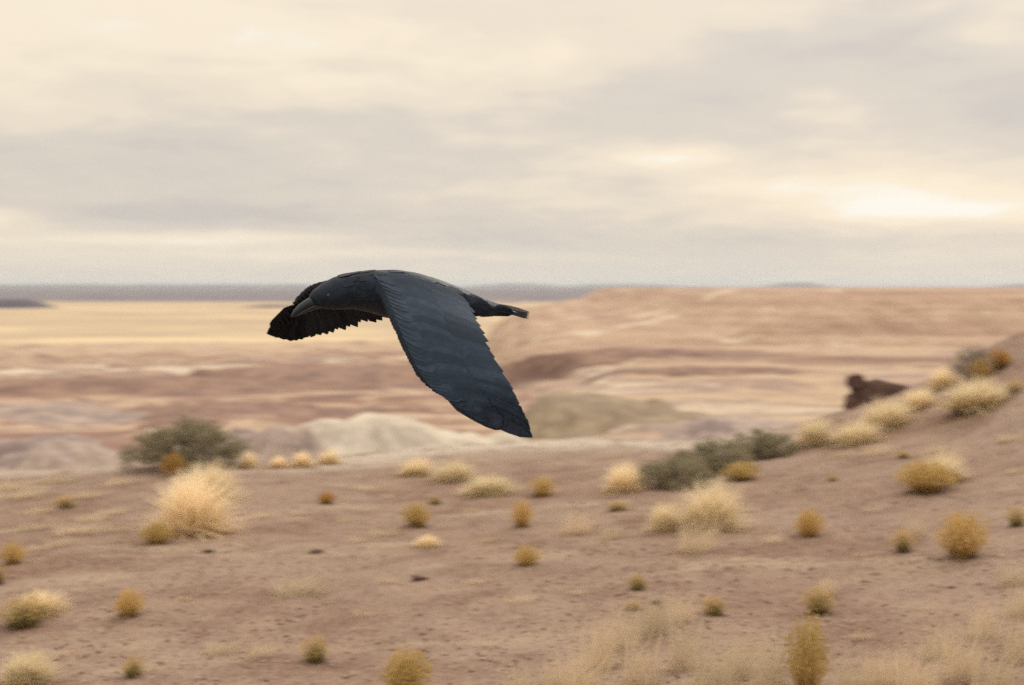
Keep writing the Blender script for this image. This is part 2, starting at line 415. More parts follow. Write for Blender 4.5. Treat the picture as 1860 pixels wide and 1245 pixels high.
def mound(name, px, py, d, w, ry, h, mat, label, skew=0.0, tail=0.0, seed=0.0):
    """a clay hill: rounded top, rilled flanks"""
    p = at(px, py, d); x0, y0, z0 = p.x, p.y, p.z
    g0 = float(bad_z(np.array(x0), np.array(y0))); h = max(h * 0.6, z0 - g0)
    rx = w * 0.5
    xs = np.linspace(-rx * 1.7, rx * (1.7 + tail), 150); ys = np.linspace(-ry * 1.8, ry * 1.8, 90)
    X, Y = np.meshgrid(xs, ys, indexing='ij')
    Xs = X - skew * Y
    Xn = np.where(Xs > 0, Xs / (rx * (1 + 0.55 * tail)), Xs / rx)
    r = np.hypot(Xn, Y / ry) * (1 + 0.38 * fbm(X / rx * 1.1 + seed, Y / ry * 1.1, 4))
    prof = np.where(r < 1.6, 0.5 + 0.5 * np.cos(np.clip(r / 1.45, 0, 1) * math.pi), 0)
    th = np.arctan2(Y / ry, Xn)
    rill = 0.15 * h * ridge(th * 2.6 + seed, r * 1.2 + seed, 2) * sstep(0.15, 0.6, r) * (1 - sstep(1.1, 1.5, r))
    gz = bad_z(X + x0, Y + y0) * (1 - prof) + g0 * prof
    Z = gz - 0.12 + prof * (h + 0.12) + rill + 0.16 * h * fbm(X / rx * 2.5 + seed, Y / ry * 2.5, 4) * prof - 1.0 * sstep(1.2, 1.6, r)
    V = np.stack([X + x0, Y + y0, Z], -1)
    me = mesh_np(name, V, grid_faces(len(xs), len(ys)), mat=mat)
    return tag(link(name, me), label, 'hill', kind='structure')
mound('clay_mound', 670, 758, 37, 6.6, 3.2, 1.0, M['white_clay'], 'rounded whitish clay mound below the wing of the bird', seed=1.2)
mound('clay_mound', 505, 776, 33, 3.2, 2.4, 0.75, M['violet_clay'], 'low lavender grey clay mound beside the whitish mound', seed=3.4)
mound('clay_mound', 1045, 722, 45, 4.2, 3.5, 1.35, M['olive_clay'], 'dark olive clay mound with a long tail beyond the wing tip', tail=1.0, seed=5.5)
mound('clay_mound', 1330, 762, 40, 4.6, 2.4, 0.7, M['violet_clay'], 'flat violet clay rise behind the long green shrub', seed=2.2)
mound('clay_mound', 90, 792, 34, 4.2, 2.6, 0.75, M['violet_clay'], 'pale lavender clay mound at the edge of the slope', seed=8.1)
mound('clay_mound', 560, 686, 120, 19, 11, 2.6, M['red_clay'], 'long dark red clay ridge at the foot of the grassland', tail=0.6, seed=4.4)
mound('clay_mound', 190, 704, 95, 20, 6, 1.8, M['red_clay'], 'dark red clay ridge flanked by paler benches', tail=0.5, seed=16.3)
mound('clay_mound', 60, 742, 62, 9, 4, 1.0, M['violet_clay'], 'pale streaked clay hill in front of the red ridge', seed=9.7)
mound('clay_mound', 430, 735, 66, 11, 5, 1.4, M['red_clay'], 'low brownish red clay hill behind the sage shrub', tail=0.6, seed=7.9)
mound('clay_mound', 1120, 637, 73, 12, 1.9, 0.4, M['red_clay'], 'thin dark red bench below the mesa foot', tail=1.0, seed=10.4)
mound('clay_mound', 1270, 666, 62, 8, 1.5, 0.3, M['red_clay'], 'narrow red clay lens in the tan flat below the mesa', tail=0.8, seed=12.0)

def build_plain():
    na, nd = 360, 120
    aa = np.linspace(0, 2 * math.pi, na); dd = np.concatenate([[1.0], np.exp(np.linspace(math.log(60), math.log(42000), nd))])
    A, D = np.meshgrid(aa, dd, indexing='ij'); X, Y = D * np.sin(A), D * np.cos(A)
    Z = -25.5 + 1.2 * fbm(X / 260, Y / 260, 3) * sstep(100, 900, D) - 18 * (1 - sstep(60, 500, D)) + 4.0 * fbm(X / 3000 + 2, Y / 3000, 3) * sstep(1500, 6000, D)
    me = mesh_np('plain', np.stack([X, Y, Z], -1), grid_faces(na, len(dd))[:, ::-1], mat=M['plain'])
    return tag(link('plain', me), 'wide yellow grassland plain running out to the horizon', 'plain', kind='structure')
build_plain()

def far_hill(name, px, d, w, h, dep, label, mat, flat=0.5, seed=0.0, base=-26.5):
    p = at(px, HORIZON, d); x0 = p.x
    xs = np.linspace(-w * 0.5, w * 0.5, 90); ys = np.linspace(-dep, dep, 24)
    X, Y = np.meshgrid(xs, ys, indexing='ij')
    e = np.abs(X / (w * 0.5))
    prof = (1 - sstep(flat, 1.0, e + 0.12 * pn(X / w * 9 + seed, X * 0 + seed))) * (1 - sstep(0.3, 1.0, np.abs(Y / dep)))
    Z = base + h * prof * (1 + 0.14 * fbm(X / w * 12 + seed, Y / dep, 3)) - 3 * (prof < 0.01)
    me = mesh_np(name, np.stack([X + x0, Y + d, Z], -1), grid_faces(len(xs), len(ys)), mat=mat)
    return tag(link(name, me), label, 'hill', kind='structure')
far_hill('low_mesa', -20, 1750, 190, 11, 60, 'dark low mesa standing in the yellow grassland', M['far'], 0.35, 1.0)
far_hill('distant_hill', 940, 26000, 2400, 62, 900, 'faint blue hill on the horizon above the tail', M['far'], 0.1, 2.0)
far_hill('distant_hill', 1130, 27000, 3200, 50, 900, 'long faint blue rise on the horizon beside the mesa', M['far'], 0.2, 4.0)
far_hill('distant_hill', 1445, 25000, 1500, 76, 900, 'small blue peak showing over the flat mesa top', M['far'], 0.05, 3.0)
far_hill('distant_hill', 250, 24000, 7000, 44, 1200, 'long low bluish plateau along the horizon', M['far'], 0.8, 6.0)
far_hill('distant_hill', 1880, 24000, 1700, 52, 900, 'faint blue rise on the horizon past the mesa end', M['far'], 0.3, 8.0)
far_hill('low_mesa', 505, 1800, 120, 3.5, 40, 'thin dark strip of scrub rise in the yellow plain', M['far'], 0.3, 5.0)

# ------------------------------------------------------------------ plants
_ts = 3.0 + np.arange(1, 2600) * 0.008
def on_slope(px, py):
    r = ray(px, py)
    hit = np.nonzero(EYE.z + r.z * _ts <= slope_z(r.x * _ts, r.y * _ts))[0]
    t = float(_ts[hit[0]]) if len(hit) else 15.0
    return EYE + r * t, t

def blades_mesh(name, n, R, H, mat, seed, spread=0.75, width=0.006, lean=(0.0, 0.0), dome=True, curl=0.35, rootr=0.35, lo=0.5):
    """n tapered bent blades in unit size; R,H = radius and height"""
    rs = np.random.RandomState(seed); V, F, A = [], [], []
    for i in range(n):
        a = rs.rand() * 2 * math.pi; q = math.sqrt(rs.rand())
        rr = rootr * R * math.sqrt(rs.rand()); ra = rs.rand() * 2 * math.pi
        root = np.array([rr * math.cos(ra), rr * math.sin(ra), -0.02 * H])
        hh = (math.sqrt(max(0.0, 1 - 0.8 * (q * spread) ** 2)) if dome else 1.0) * (lo + (1 - lo) * rs.rand())
        tip = np.array([R * q * spread * math.cos(a) + lean[0] * H * rs.rand(), R * q * spread * math.sin(a) + lean[1] * H * rs.rand(), H * hh])
        tip[:2] += root[:2] * 0.6
        mid = root * 0.45 + tip * 0.55; mid[2] += curl * H * 0.22; mid[:2] -= (tip[:2] - root[:2]) * curl * 0.3
        d = tip - root; sd = np.array([-math.sin(a + rs.randn() * 0.9), math.cos(a + rs.randn() * 0.9), 0]); w = width * (0.6 + 0.8 * rs.rand())
        b = len(V)
        V += [root - sd * w * .6, root + sd * w * .6, mid - sd * w * .5, mid + sd * w * .5, tip - sd * w * .15, tip + sd * w * .15]
        F += [(b, b + 1, b + 3, b + 2), (b + 2, b + 3, b + 5, b + 4)]
        A += [rs.rand()] * 6
    me = mesh_np(name, V, F, smooth=False, mat=mat)
    me.attributes.new('rnd', 'FLOAT', 'POINT').data.foreach_set('value', np.array(A, np.float32))
    return me
def heads_mesh(name, n, R, H, mat, seed, size=0.012, spread=0.95, lo=0.55):
    """small clustered seed or flower heads spread over and through a dome"""
    rs = np.random.RandomState(seed); V, F, A = [], [], []
    for i in range(n):
        a = rs.rand() * 2 * math.pi; q = math.sqrt(rs.rand()); k = lo + (1 - lo) * rs.rand() ** 0.5
        lump = 1 + 0.13 * math.sin(3 * a + seed) + 0.08 * math.sin(7 * a + 2 * seed)
        c = np.array([R * q * spread * math.cos(a) * k * lump, R * q * spread * math.sin(a) * k * lump,
                      H * math.sqrt(max(0.02, 1 - 0.85 * q * q)) * k * lump])
        u = rs.randn(3); u /= np.linalg.norm(u); v = np.cross(u, rs.randn(3)); v /= np.linalg.norm(v)
        s = size * (0.5 + rs.rand()); b = len(V); ww = np.cross(u, v)
        V += [c - u * s, c + v * s * .6, c + u * s, c - v * s * .6, c + ww * s * .5]
        F += [(b, b + 1, b + 4), (b + 1, b + 2, b + 4), (b + 2, b + 3, b + 4), (b + 3, b, b + 4)]
        A += [rs.rand()] * 5
    me = mesh_np(name, V, F, smooth=False, mat=mat)
    me.attributes.new('rnd', 'FLOAT', 'POINT').data.foreach_set('value', np.array(A, np.float32))
    return me

# prototypes: meshes of unit radius / height 1, shared between plants (part name -> mesh)
PROTO = {}
for v in range(4):
    PROTO['gold', v] = [('stems', blades_mesh('stems', 420, 1, 1, M['gold'], 10 + v, 1.0, 0.022)),
                        ('flower_heads', heads_mesh('flower_heads', 900, 1, 1, M['gold'], 20 + v, 0.045)),
                        ('litter', blades_mesh('litter', 120, 1.0, 0.32, M['litter'], 30 + v, 1.0, 0.03, lo=0.2))]
    PROTO['orange', v] = [('stems', blades_mesh('stems', 420, 1, 1, M['orange'], 40 + v, 1.0, 0.022)),
                          ('flower_heads', heads_mesh('flower_heads', 1000, 1, 1, M['orange'], 50 + v, 0.045)),
                          ('litter', blades_mesh('litter', 120, 1.0, 0.32, M['litter'], 60 + v, 1.0, 0.03, lo=0.2))]
    PROTO['olive', v] = [('stems', blades_mesh('stems', 380, 1, 1, M['olive'], 70 + v, 1.05, 0.024)),
                         ('seed_heads', heads_mesh('seed_heads', 420, 1, 1.02, M['gold'], 80 + v, 0.04, lo=0.7)),
                         ('litter', blades_mesh('litter', 110, 1.0, 0.3, M['litter'], 90 + v, 1.0, 0.03, lo=0.2))]
    PROTO['straw', v] = [('blades', blades_mesh('blades', 1100, 1, 1, M['straw'], 100 + v, 1.2, 0.022, lean=(0.22, 0), curl=0.45, lo=0.3)),
                         ('litter', blades_mesh('litter', 300, 1.05, 0.4, M['straw'], 110 + v, 1.0, 0.026, lo=0.2))]
    PROTO['wispy', v] = [('blades', blades_mesh('blades', 240, 1, 1.15, M['wisp'], 120 + v, 1.0, 0.012, lean=(0.6, 0), dome=False, curl=0.3, rootr=0.7, lo=0.35)),
                         ('litter', blades_mesh('litter', 120, 1.1, 0.22, M['wisp'], 130 + v, 1.0, 0.018, lo=0.2, rootr=0.8))]

def shrub_meshes(seed, leafmat, nleaf=7500, gap=0.42):
    rs = np.random.RandomState(seed)
    cl = []                                                  # clumps of foliage on forked stems
    for i in range(70):
        a = rs.rand() * 2 * math.pi; q = math.sqrt(rs.rand()); e = rs.rand()
        k = 0.5 + 0.5 * rs.rand()
        cl.append((np.array([q * math.cos(a) * 0.92, q * math.sin(a) * 0.92, (0.06 + 0.82 * math.sqrt(max(0, 1 - q * q * 0.85)) * (k if i > 24 else 0.35 * k))]), 0.12 + 0.13 * rs.rand()))
    V, F, A = [], [], []
    for i in range(nleaf):
        c, r = cl[rs.randint(len(cl))]
        g = rs.randn(3); p = c + g / np.linalg.norm(g) * r * rs.rand() ** 0.45 * np.array([1.1, 1.1, 0.9])
        if p[2] < 0.02: continue
        u = rs.randn(3); u[2] += 0.6; u /= np.linalg.norm(u); v = np.cross(u, rs.randn(3)); v /= np.linalg.norm(v)
        s = 0.032 * (0.6 + 0.8 * rs.rand()); b = len(V)
        V += [p - u * s, p + v * s * .4, p + u * s, p - v * s * .4]; F.append((b, b + 1, b + 2, b + 3)); A += [rs.rand()] * 4
    fo = mesh_np('foliage', V, F, smooth=False, mat=leafmat)
    fo.attributes.new('rnd', 'FLOAT', 'POINT').data.foreach_set('value', np.array(A, np.float32))
    V, F = [], []
    for c, r in cl:
        root = np.array([c[0] * 0.12, c[1] * 0.12, -0.04]); mid = np.array([c[0] * 0.5, c[1] * 0.5, c[2] * 0.6])
        pts = [root, mid, c]; rad = [0.022, 0.014, 0.006]; b = len(V)
        for p, w in zip(pts, rad):
            for j in range(4): V.append(p + np.array([math.cos(j * math.pi / 2), math.sin(j * math.pi / 2), 0]) * w)
        for s in range(2):
            for j in range(4): F.append((b + s * 4 + j, b + s * 4 + (j + 1) % 4, b + s * 4 + 4 + (j + 1) % 4, b + s * 4 + 4 + j))
    st = mesh_np('branches', V, F, mat=M['wood'])
    return [('foliage', fo), ('branches', st)]
for v in range(3): PROTO['sage', v] = shrub_meshes(200 + v, M['sage'])
PROTO['grey', 0] = shrub_meshes(210, M['grey'], 2600)

NAMES = {'gold': 'rabbitbrush', 'orange': 'rabbitbrush', 'olive': 'snakeweed', 'straw': 'grass_tuft', 'wispy': 'grass_tuft', 'sage': 'sage_shrub', 'grey': 'sage_shrub'}
CATS = {'gold': 'bush', 'orange': 'bush', 'olive': 'bush', 'straw': 'grass', 'wispy': 'grass', 'sage': 'shrub', 'grey': 'shrub'}
GRP = {'gold': 'golden bushes on the slope', 'orange': 'golden bushes on the slope', 'olive': 'olive bushes on the slope', 'straw': 'straw coloured grass tufts',
       'wispy': 'straw coloured grass tufts', 'sage': 'sage shrubs along the slope edge', 'grey': 'sage shrubs along the slope edge'}
RND = random.Random(5)
def plant(kind, px, py, w, h, label, depth=1.0, rz=None, group=None):
    """plant at the ground point seen at px,py; w,h are its width and height in photo pixels at that distance"""
    p, t = on_slope(px, py)
    mpp = t / FPX
    v = RND.randrange(4) if (kind, 3) in PROTO else (RND.randrange(3) if (kind, 2) in PROTO else 0)
    root = empty(NAMES[kind], p + Vector((0, 0, -0.01)), RND.uniform(-0.5, 0.5) if rz is None else rz)
    tag(root, label, CATS[kind], group or GRP[kind])
    k = 1.3 if kind == 'straw' else 1.12
    s = Vector((w * mpp * 0.5 * k, w * mpp * 0.5 * depth * k, h * mpp * k))
    for nm, me in PROTO[kind, v]:
        o = link(nm, me, None, root); o.scale = s
        if nm != 'branches': o['kind'] = 'stuff'              # blades and leaves too fine to pick apart
    return root

PL = [
 ('gold', 738, 1262, 96, 78, 'large round golden bush at the foot of the bare slope'),
 ('gold', 1466, 1262, 84, 128, 'tall golden bush with greenish base among wispy grass'),
 ('gold', 1748, 1012, 96, 74, 'big dull gold domed bush, widest on the bare slope'),
 ('gold', 1470, 975, 56, 46, 'round golden bush between the big dull dome and wispy pale grass'),
 ('olive', 1640, 1002, 46, 38, 'small olive bush beside the big dull gold dome'),
 ('gold', 1680, 893, 108, 52, 'wide dark gold bush with pale grass behind it'),
 ('straw', 1712, 875, 80, 48, 'pale grass tuft standing behind the wide dark gold bush'),
 ('olive', 1846, 956, 40, 34, 'dark olive bush uphill of the big dull gold dome'),
 ('olive', 1487, 1114, 66, 44, 'spreading olive bush above the tall golden bush'),
 ('olive', 1297, 1117, 54, 32, 'low olive bush on bare gravel between grass wisps'),
 ('gold', 957, 1027, 52, 34, 'neat golden cushion bush alone on bare gravel'),
 ('gold', 757, 957, 56, 40, 'rounded golden bush with greenish foot near a pale flat tuft'),
 ('gold', 948, 957, 44, 44, 'upright golden bush behind the neat golden cushion'),
 ('orange', 594, 914, 36, 20, 'tiny ochre bush on bare soil below the whitish mound'),
 ('olive', 573, 1202, 56, 44, 'olive gold bush near the large round golden bush'),
 ('gold', 235, 1120, 58, 46, 'round golden bush alone on the bare red soil'),
 ('olive', 243, 1230, 46, 38, 'small olive bush below the lone round golden bush'),
 ('olive', 42, 1138, 92, 50, 'wide olive bush with straw grass behind it'),
 ('straw', 72, 1112, 90, 40, 'straw grass tuft rising behind the wide olive bush'),
 ('straw', 45, 1240, 96, 58, 'low straw tuft downhill of the wide olive bush'),
 ('gold', 24, 1025, 46, 38, 'golden bush at the end of a strip of straw patches'),
 ('olive', -2, 1062, 30, 36, 'dark little bush near the golden bush by the straw strip'),
 ('gold', 285, 988, 58, 36, 'golden bush at the foot of the biggest straw tuft'),
 ('straw', 345, 968, 150, 104, 'biggest straw grass tuft, tall and dense below the sage shrub'),
 ('straw', 372, 905, 110, 62, 'straw grass clump between the biggest tuft and the sage shrub'),
 ('orange', 314, 866, 50, 40, 'bright ochre bush in front of the round sage shrub'),
 ('sage', 340, 852, 205, 96, 'wide round grey green sage shrub on the slope edge'),
 ('sage', 1222, 886, 150, 60, 'low dark sage shrub beside the straw dome'),
 ('sage', 1300, 860, 150, 62, 'middle sage shrub of the row on the slope edge'),
 ('sage', 1376, 832, 130, 54, 'upper sage shrub of the row on the slope edge'),
 ('straw', 1132, 893, 74, 52, 'dense straw dome beside the low dark sage shrub'),
 ('gold', 985, 902, 48, 34, 'ochre gold bush beside straw tufts under the wing tip'),
 ('straw', 885, 897, 92, 34, 'broad low straw tuft beside the ochre gold bush'),
 ('straw', 822, 874, 76, 38, 'straw tuft in the row behind the broad low one'),
 ('straw', 755, 864, 66, 32, 'straw tuft at the slope edge below the whitish mound'),
 ('straw', 1288, 962, 120, 86, 'tall loose straw tuft below the sage row'),
 ('straw', 1206, 966, 66, 54, 'straw tuft beside the tall loose one'),
 ('wispy', 1262, 1000, 90, 54, 'thin straw wisps at the foot of the tall loose tuft'),
 ('gold', 1346, 872, 70, 30, 'flat golden bush in front of the sage row'),
 ('straw', 1772, 744, 118, 56, 'broad straw tuft with brown foot uphill of the boulder'),
 ('olive', 1752, 747, 84, 26, 'low brown bush at the foot of the broad straw tuft'),
 ('gold', 1780, 690, 50, 36, 'golden bush next to the grey leafed shrub'),
 ('orange', 1816, 668, 46, 32, 'dark ochre bush beside the grey leafed shrub and golden bush'),
 ('grey', 1768, 688, 90, 62, 'grey leafed shrub at the top of the slope'),
 ('straw', 1480, 806, 76, 46, 'straw tuft just uphill of the sage row'),
 ('straw', 1556, 806, 90, 42, 'straw tuft on the rim between boulder and sage row'),
 ('straw', 1608, 776, 96, 50, 'straw tuft on the rim below the boulder'),
 ('straw', 1668, 742, 70, 36, 'straw tuft on the rim at the side of the boulder'),
 ('straw', 1712, 704, 56, 36, 'straw tuft on the rim below the grey leafed shrub'),
 ('wispy', 1590, 826, 66, 22, 'low straw mat just below the rim tufts'),
 ('olive', 1842, 716, 36, 26, 'small green gold bush uphill of the broad straw tuft'),
 ('olive', 1158, 1072, 40, 28, 'olive bush leaning against a pale wisp'),
 ('olive', 1152, 1108, 36, 20, 'faint olive tuft under the olive bush by the wisp'),
 ('olive', 790, 915, 28, 14, 'tiny olive sprig on red soil below the straw row'),
 ('olive', 1122, 928, 44, 18, 'flat olive gold sprig below the straw dome'),
 ('wispy', 1042, 968, 80, 40, 'pale wispy tuft between upright golden bush and straw tuft'),
 ('wispy', 1106, 980, 50, 28, 'small pale wisp beside the larger wispy tuft'),
 ('olive', 1640, 832, 30, 14, 'tiny dark olive sprig on red soil below the rim'),
 ('olive', 1512, 874, 24, 12, 'tiny olive sprig on bare soil uphill of the sage row'),
 ('straw', 774, 992, 44, 22, 'small bright straw tuft under the golden bush with greenish foot'),
 ('wispy', 688, 974, 66, 14, 'flat straw mat beside the small bright straw tuft'),
 ('wispy', 535, 1078, 140, 30, 'long flat straw mat on the bare lower slope'),
 ('wispy', 400, 1186, 80, 24, 'flat straw mat between olive bushes low on the slope'),
 ('wispy', 470, 1192, 66, 30, 'straw mat close to the olive gold bush'),
 ('olive', 118, 922, 44, 20, 'small gold green sprig among straw patches'),
 ('wispy', 1712, 852, 70, 44, 'thin wisps above the wide dark gold bush'),
 ('wispy', 1660, 975, 50, 34, 'thin wisps behind the small olive bush'),
 ('wispy', 1500, 1080, 50, 36, 'thin wisps behind the spreading olive bush'),
]
for kind, px, py, w, h, lab in PL: plant(kind, px, py, w, h, lab)
# look-alikes that only their place tells apart
for px, py, w, h in [(30, 905, 90, 18), (90, 878, 80, 16), (150, 905, 60, 16), (60, 962, 70, 18), (130, 968, 80, 18), (195, 935, 60, 14), (200, 965, 70, 16),
                     (15, 890, 70, 20), (110, 990, 60, 14), (215, 880, 60, 14), (160, 946, 50, 12), (60, 1000, 50, 12), (70, 932, 60, 16)]:
    plant('wispy', px, py, w * 1.2, h * 0.9, 'small flat straw patch left of the biggest straw tuft'.replace('left of', 'in the strip beside'), group='straw patches beside the biggest tuft')
for px, py, w, h in [(450, 850, 36, 30), (505, 850, 34, 22), (548, 846, 40, 26), (596, 842, 44, 26)]:
    plant('straw', px, py, w, h, 'short straw tuft in the row on the slope edge beside the sage shrub', group='straw row on the slope edge')
for px, py, w, h in [(540, 935, 40, 12), (620, 950, 40, 12), (470, 940, 60, 14), (640, 985, 44, 12), (700, 905, 36, 12), (660, 890, 44, 12), (850, 930, 40, 12), (880, 985, 44, 12),
                     (700, 1058, 50, 14), (650, 1120, 40, 12), (860, 1060, 50, 14), (940, 1095, 60, 18), (830, 1075, 36, 10), (1040, 1080, 50, 14), (570, 1010, 30, 8),
                     (1340, 1020, 40, 16), (1400, 985, 50, 18), (1560, 1010, 40, 12), (1580, 930, 40, 12), (1530, 830, 50, 16), (1700, 820, 40, 14), (1830, 800, 50, 16),
                     (1840, 860, 40, 14), (140, 1075, 40, 12), (330, 1090, 40, 10), (110, 1190, 50, 14), (650, 1165, 36, 10), (1560, 1160, 50, 20), (1680, 1110, 40, 14)]:
    plant('wispy', px, py, w, h * 0.8, 'tiny pale straw sprig scattered on bare red gravel', group='scattered straw sprigs')
for px, py, w, h in [(1080, 1215, 90, 90), (1130, 1180, 80, 80), (1185, 1150, 90, 70), (1240, 1215, 90, 90), (1160, 1245, 100, 90), (1290, 1255, 110, 90), (1050, 1262, 100, 80), (1340, 1230, 80, 70),
                     (1390, 1255, 90, 100), (1010, 1250, 80, 60), (1540, 1262, 90, 70), (1600, 1245, 90, 70), (1660, 1262, 110, 80), (1740, 1230, 100, 80), (1800, 1262, 110, 80), (1850, 1200, 90, 80),
                     (1780, 1160, 80, 60), (1850, 1120, 80, 60), (1700, 1195, 80, 60), (1230, 1130, 70, 50), (940, 1262, 80, 50), (1835, 1060, 70, 40)]:
    plant('wispy', px, py, w, h, 'thin wispy straw grass at the foot of the slope', group='wispy grass at the foot of the slope')

# ------------------------------------------------------------------ rocks
def rock_mesh(name, seed, sub=3, crack=0.25, mat=None):
    bm = bmesh.new(); bmesh.ops.create_icosphere(bm, subdivisions=sub, radius=1)
    rs = np.random.RandomState(seed)
    pl = [(n / np.linalg.norm(n), 0.42 + 0.28 * rs.rand()) for n in rs.randn(15, 3)]
    for v in bm.verts:
        p = np.array(v.co)
        for n, k in pl:
            e = p @ n - k
            if e > 0: p = p - n * e * 0.98
        p = p * (1 + 0.05 * float(pn(np.array(p[0] * 3 + seed), np.array(p[1] * 3 + p[2] * 2))))
        v.co = p
    me = bpy.data.meshes.new(name); bm.to_mesh(me); bm.free()
    if mat: me.materials.append(mat)
    return me
def rock_at(name, px, py, w, h, label, seed, dpt=0.8, rz=0.0, dist=None):
    p, t = on_slope(px, py)
    if dist: p, t = at(px, py, dist), dist
    o = link(name, rock_mesh(name, seed, mat=M['rock']))
    m = t / FPX
    o.scale = (w * m / 1.5, w * m / 1.5 * dpt, h * m / 1.45); o.rotation_euler = (0, 0, rz)
    o.location = p + Vector((0, 0, h * m * 0.38))
    return tag(o, label, 'rock')
def hull_rock(name, pts, seed, mat):
    """angular broken block: convex hull of corner points, subdivided and roughened"""
    bm = bmesh.new()
    for p in pts: bm.verts.new(p)
    bmesh.ops.convex_hull(bm, input=bm.verts[:])
    bmesh.ops.delete(bm, geom=[v for v in bm.verts if not v.link_faces], context='VERTS')
    bmesh.ops.triangulate(bm, faces=bm.faces[:])
    bmesh.ops.subdivide_edges(bm, edges=bm.edges[:], cuts=4, use_grid_fill=True)
    rs = np.random.RandomState(seed)
    for v in bm.verts:
        c = v.co
        k = 0.022 * float(pn(np.array(c.x * 9 + seed), np.array(c.z * 9 + c.y * 5))) + 0.012 * rs.randn() * 0.5
        v.co = c + v.normal * k + Vector((0, 0, 0.012 * math.sin(c.z * 42 + seed)))
    me = bpy.data.meshes.new(name); bm.to_mesh(me); bm.free(); me.materials.append(mat)
    return me
BD = 15.9
b = empty('boulder', at(1590, 745, BD)); tag(b, 'dark brown broken boulder on the rim of the slope', 'rock')
def corner(px, py, dd): return at(px, py, BD + dd) - b.location
for nm, pts, sd in [('block', [(1546, 694, -.12), (1543, 760, -.15), (1560, 688, .15), (1548, 760, .25), (1650, 703, -.05), (1652, 706, .2), (1655, 760, -.15), (1655, 760, .25), (1596, 690, .05), (1605, 740, -.28), (1580, 760, -.3)], 3),
                    ('block', [(1540, 684, -.12), (1538, 700, -.16), (1552, 681, .05), (1568, 686, -.1), (1572, 698, -.14), (1545, 704, .08), (1566, 702, .1), (1556, 706, -.2)], 5),
                    ('block', [(1536, 716, -.2), (1533, 770, -.25), (1556, 712, -.28), (1562, 728, -.34), (1560, 770, -.36), (1540, 770, .0), (1552, 714, .0)], 8)]:
    link(nm, hull_rock(nm, [corner(*p) for p in pts], sd, M['rock']), None, b)
rock_at('stone', 575, 1004, 26, 8, 'small dark stone lying on the bare red slope', 21)
rock_at('stone', 762, 1054, 34, 9, 'flat dark stone near scattered straw sprigs', 22)
rock_at('stone', 1192, 1098, 24, 10, 'dark stone near the olive bush by the wisp', 23)
rock_at('stone', 380, 1003, 22, 6, 'tiny dark stone below the biggest straw tuft', 24)

# gravel: uncountable pebbles lying on the slope
def build_gravel():
    rs = np.random.RandomState(77)
    oc = np.array([(1, 0, 0), (0, 1, 0), (-1, 0, 0), (0, -1, 0), (0, 0, 1), (0, 0, -.6)], float)
    of = np.array([(0, 1, 4), (1, 2, 4), (2, 3, 4), (3, 0, 4), (1, 0, 5), (2, 1, 5), (3, 2, 5), (0, 3, 5)])
    n = 30000
    y = 4.2 + 12.5 * rs.rand(n) ** 1.35; x = (rs.rand(n) * 2 - 1) * (0.42 * y + 0.3)
    keep = pn(x * 0.8, y * 0.8) + 0.45 * rs.randn(n) > -0.15; x, y = x[keep], y[keep]; n = len(x)
    s = 0.0035 + 0.012 * rs.rand(n) ** 3.2 + 0.004 * rs.rand(n)
    z = slope_z(x, y) + s * 0.15
    ang = rs.rand(n) * 6.283; ca, sa = np.cos(ang), np.sin(ang)
    ax = np.stack([0.7 + 0.6 * rs.rand(n), 0.7 + 0.6 * rs.rand(n), 0.4 + 0.35 * rs.rand(n)], -1)
    P = oc[None] * (ax * s[:, None])[:, None, :] * (0.8 + 0.4 * rs.rand(n, 6, 1))
    V = np.stack([P[..., 0] * ca[:, None] - P[..., 1] * sa[:, None] + x[:, None], P[..., 0] * sa[:, None] + P[..., 1] * ca[:, None] + y[:, None], P[..., 2] + z[:, None]], -1)
    F = of[None] + (np.arange(n) * 6)[:, None, None]
    me = mesh_np('gravel', V.reshape(-1, 3), F.reshape(-1, 3), smooth=False, mat=M['pebble'])
    return tag(link('gravel', me), 'fine loose gravel strewn over the bare reddish slope', 'gravel', kind='stuff')
build_gravel()

# ------------------------------------------------------------------ the raven
BIRD_D = 3.62
def mat_feather(name, base, rough, tint):
    m, t, b, _ = new_mat(name)
    p = objpos(t); n = t.noise(p, 55, 3, 0.6, 0.4); oi = t.node('ShaderNodeObjectInfo')
    c = t.mix(t.step(n, 0.35, 0.7), base, tuple(v * 1.7 for v in base[:3]) + (1,))
    hs = t.node('ShaderNodeHueSaturation'); t.put(hs.inputs['Color'], c)
    t.put(hs.inputs['Value'], t.math('ADD', t.math('MULTIPLY', oi.outputs['Random'], 1.0), 0.5))
    t.put(b.inputs['Base Color'], hs.outputs[0])
    t.put(b.inputs['Roughness'], t.math('ADD', t.math('MULTIPLY', n, 0.2), rough))
    b.inputs['Specular IOR Level'].default_value = 0.42 if rough < 0.44 else (0.3 if rough < 0.5 else 0.08)
    b.inputs['Specular Tint'].default_value = tint
    b.inputs['Sheen Weight'].default_value = 0.05 if rough < 0.44 else 0.0; b.inputs['Sheen Tint'].default_value = (0.6, 0.75, 1.0, 1)
    bump(t, b, t.noise(p, 240, 3, 0.6), 0.35, 0.002)
    return m
M['feather'] = mat_feather('glossy_black_feather', (0.0125, 0.0185, 0.0320, 1), 0.40, (0.46, 0.68, 1.0, 1))
M['down'] = mat_feather('soft_black_plumage', (0.006, 0.0062, 0.0072, 1), 0.62, (0.7, 0.8, 1.0, 1))
M['plumage'] = mat_feather('blue_black_plumage', (0.0085, 0.0115, 0.018, 1), 0.45, (0.5, 0.7, 1.0, 1))
M['bill'] = mat_plainmix('black_horn', (0.010, 0.012, 0.015, 1), (0.016, 0.019, 0.024, 1), 40, 0.36, 0.001)
M['bill'].node_tree.nodes['Principled BSDF'].inputs['Specular IOR Level'].default_value = 0.5
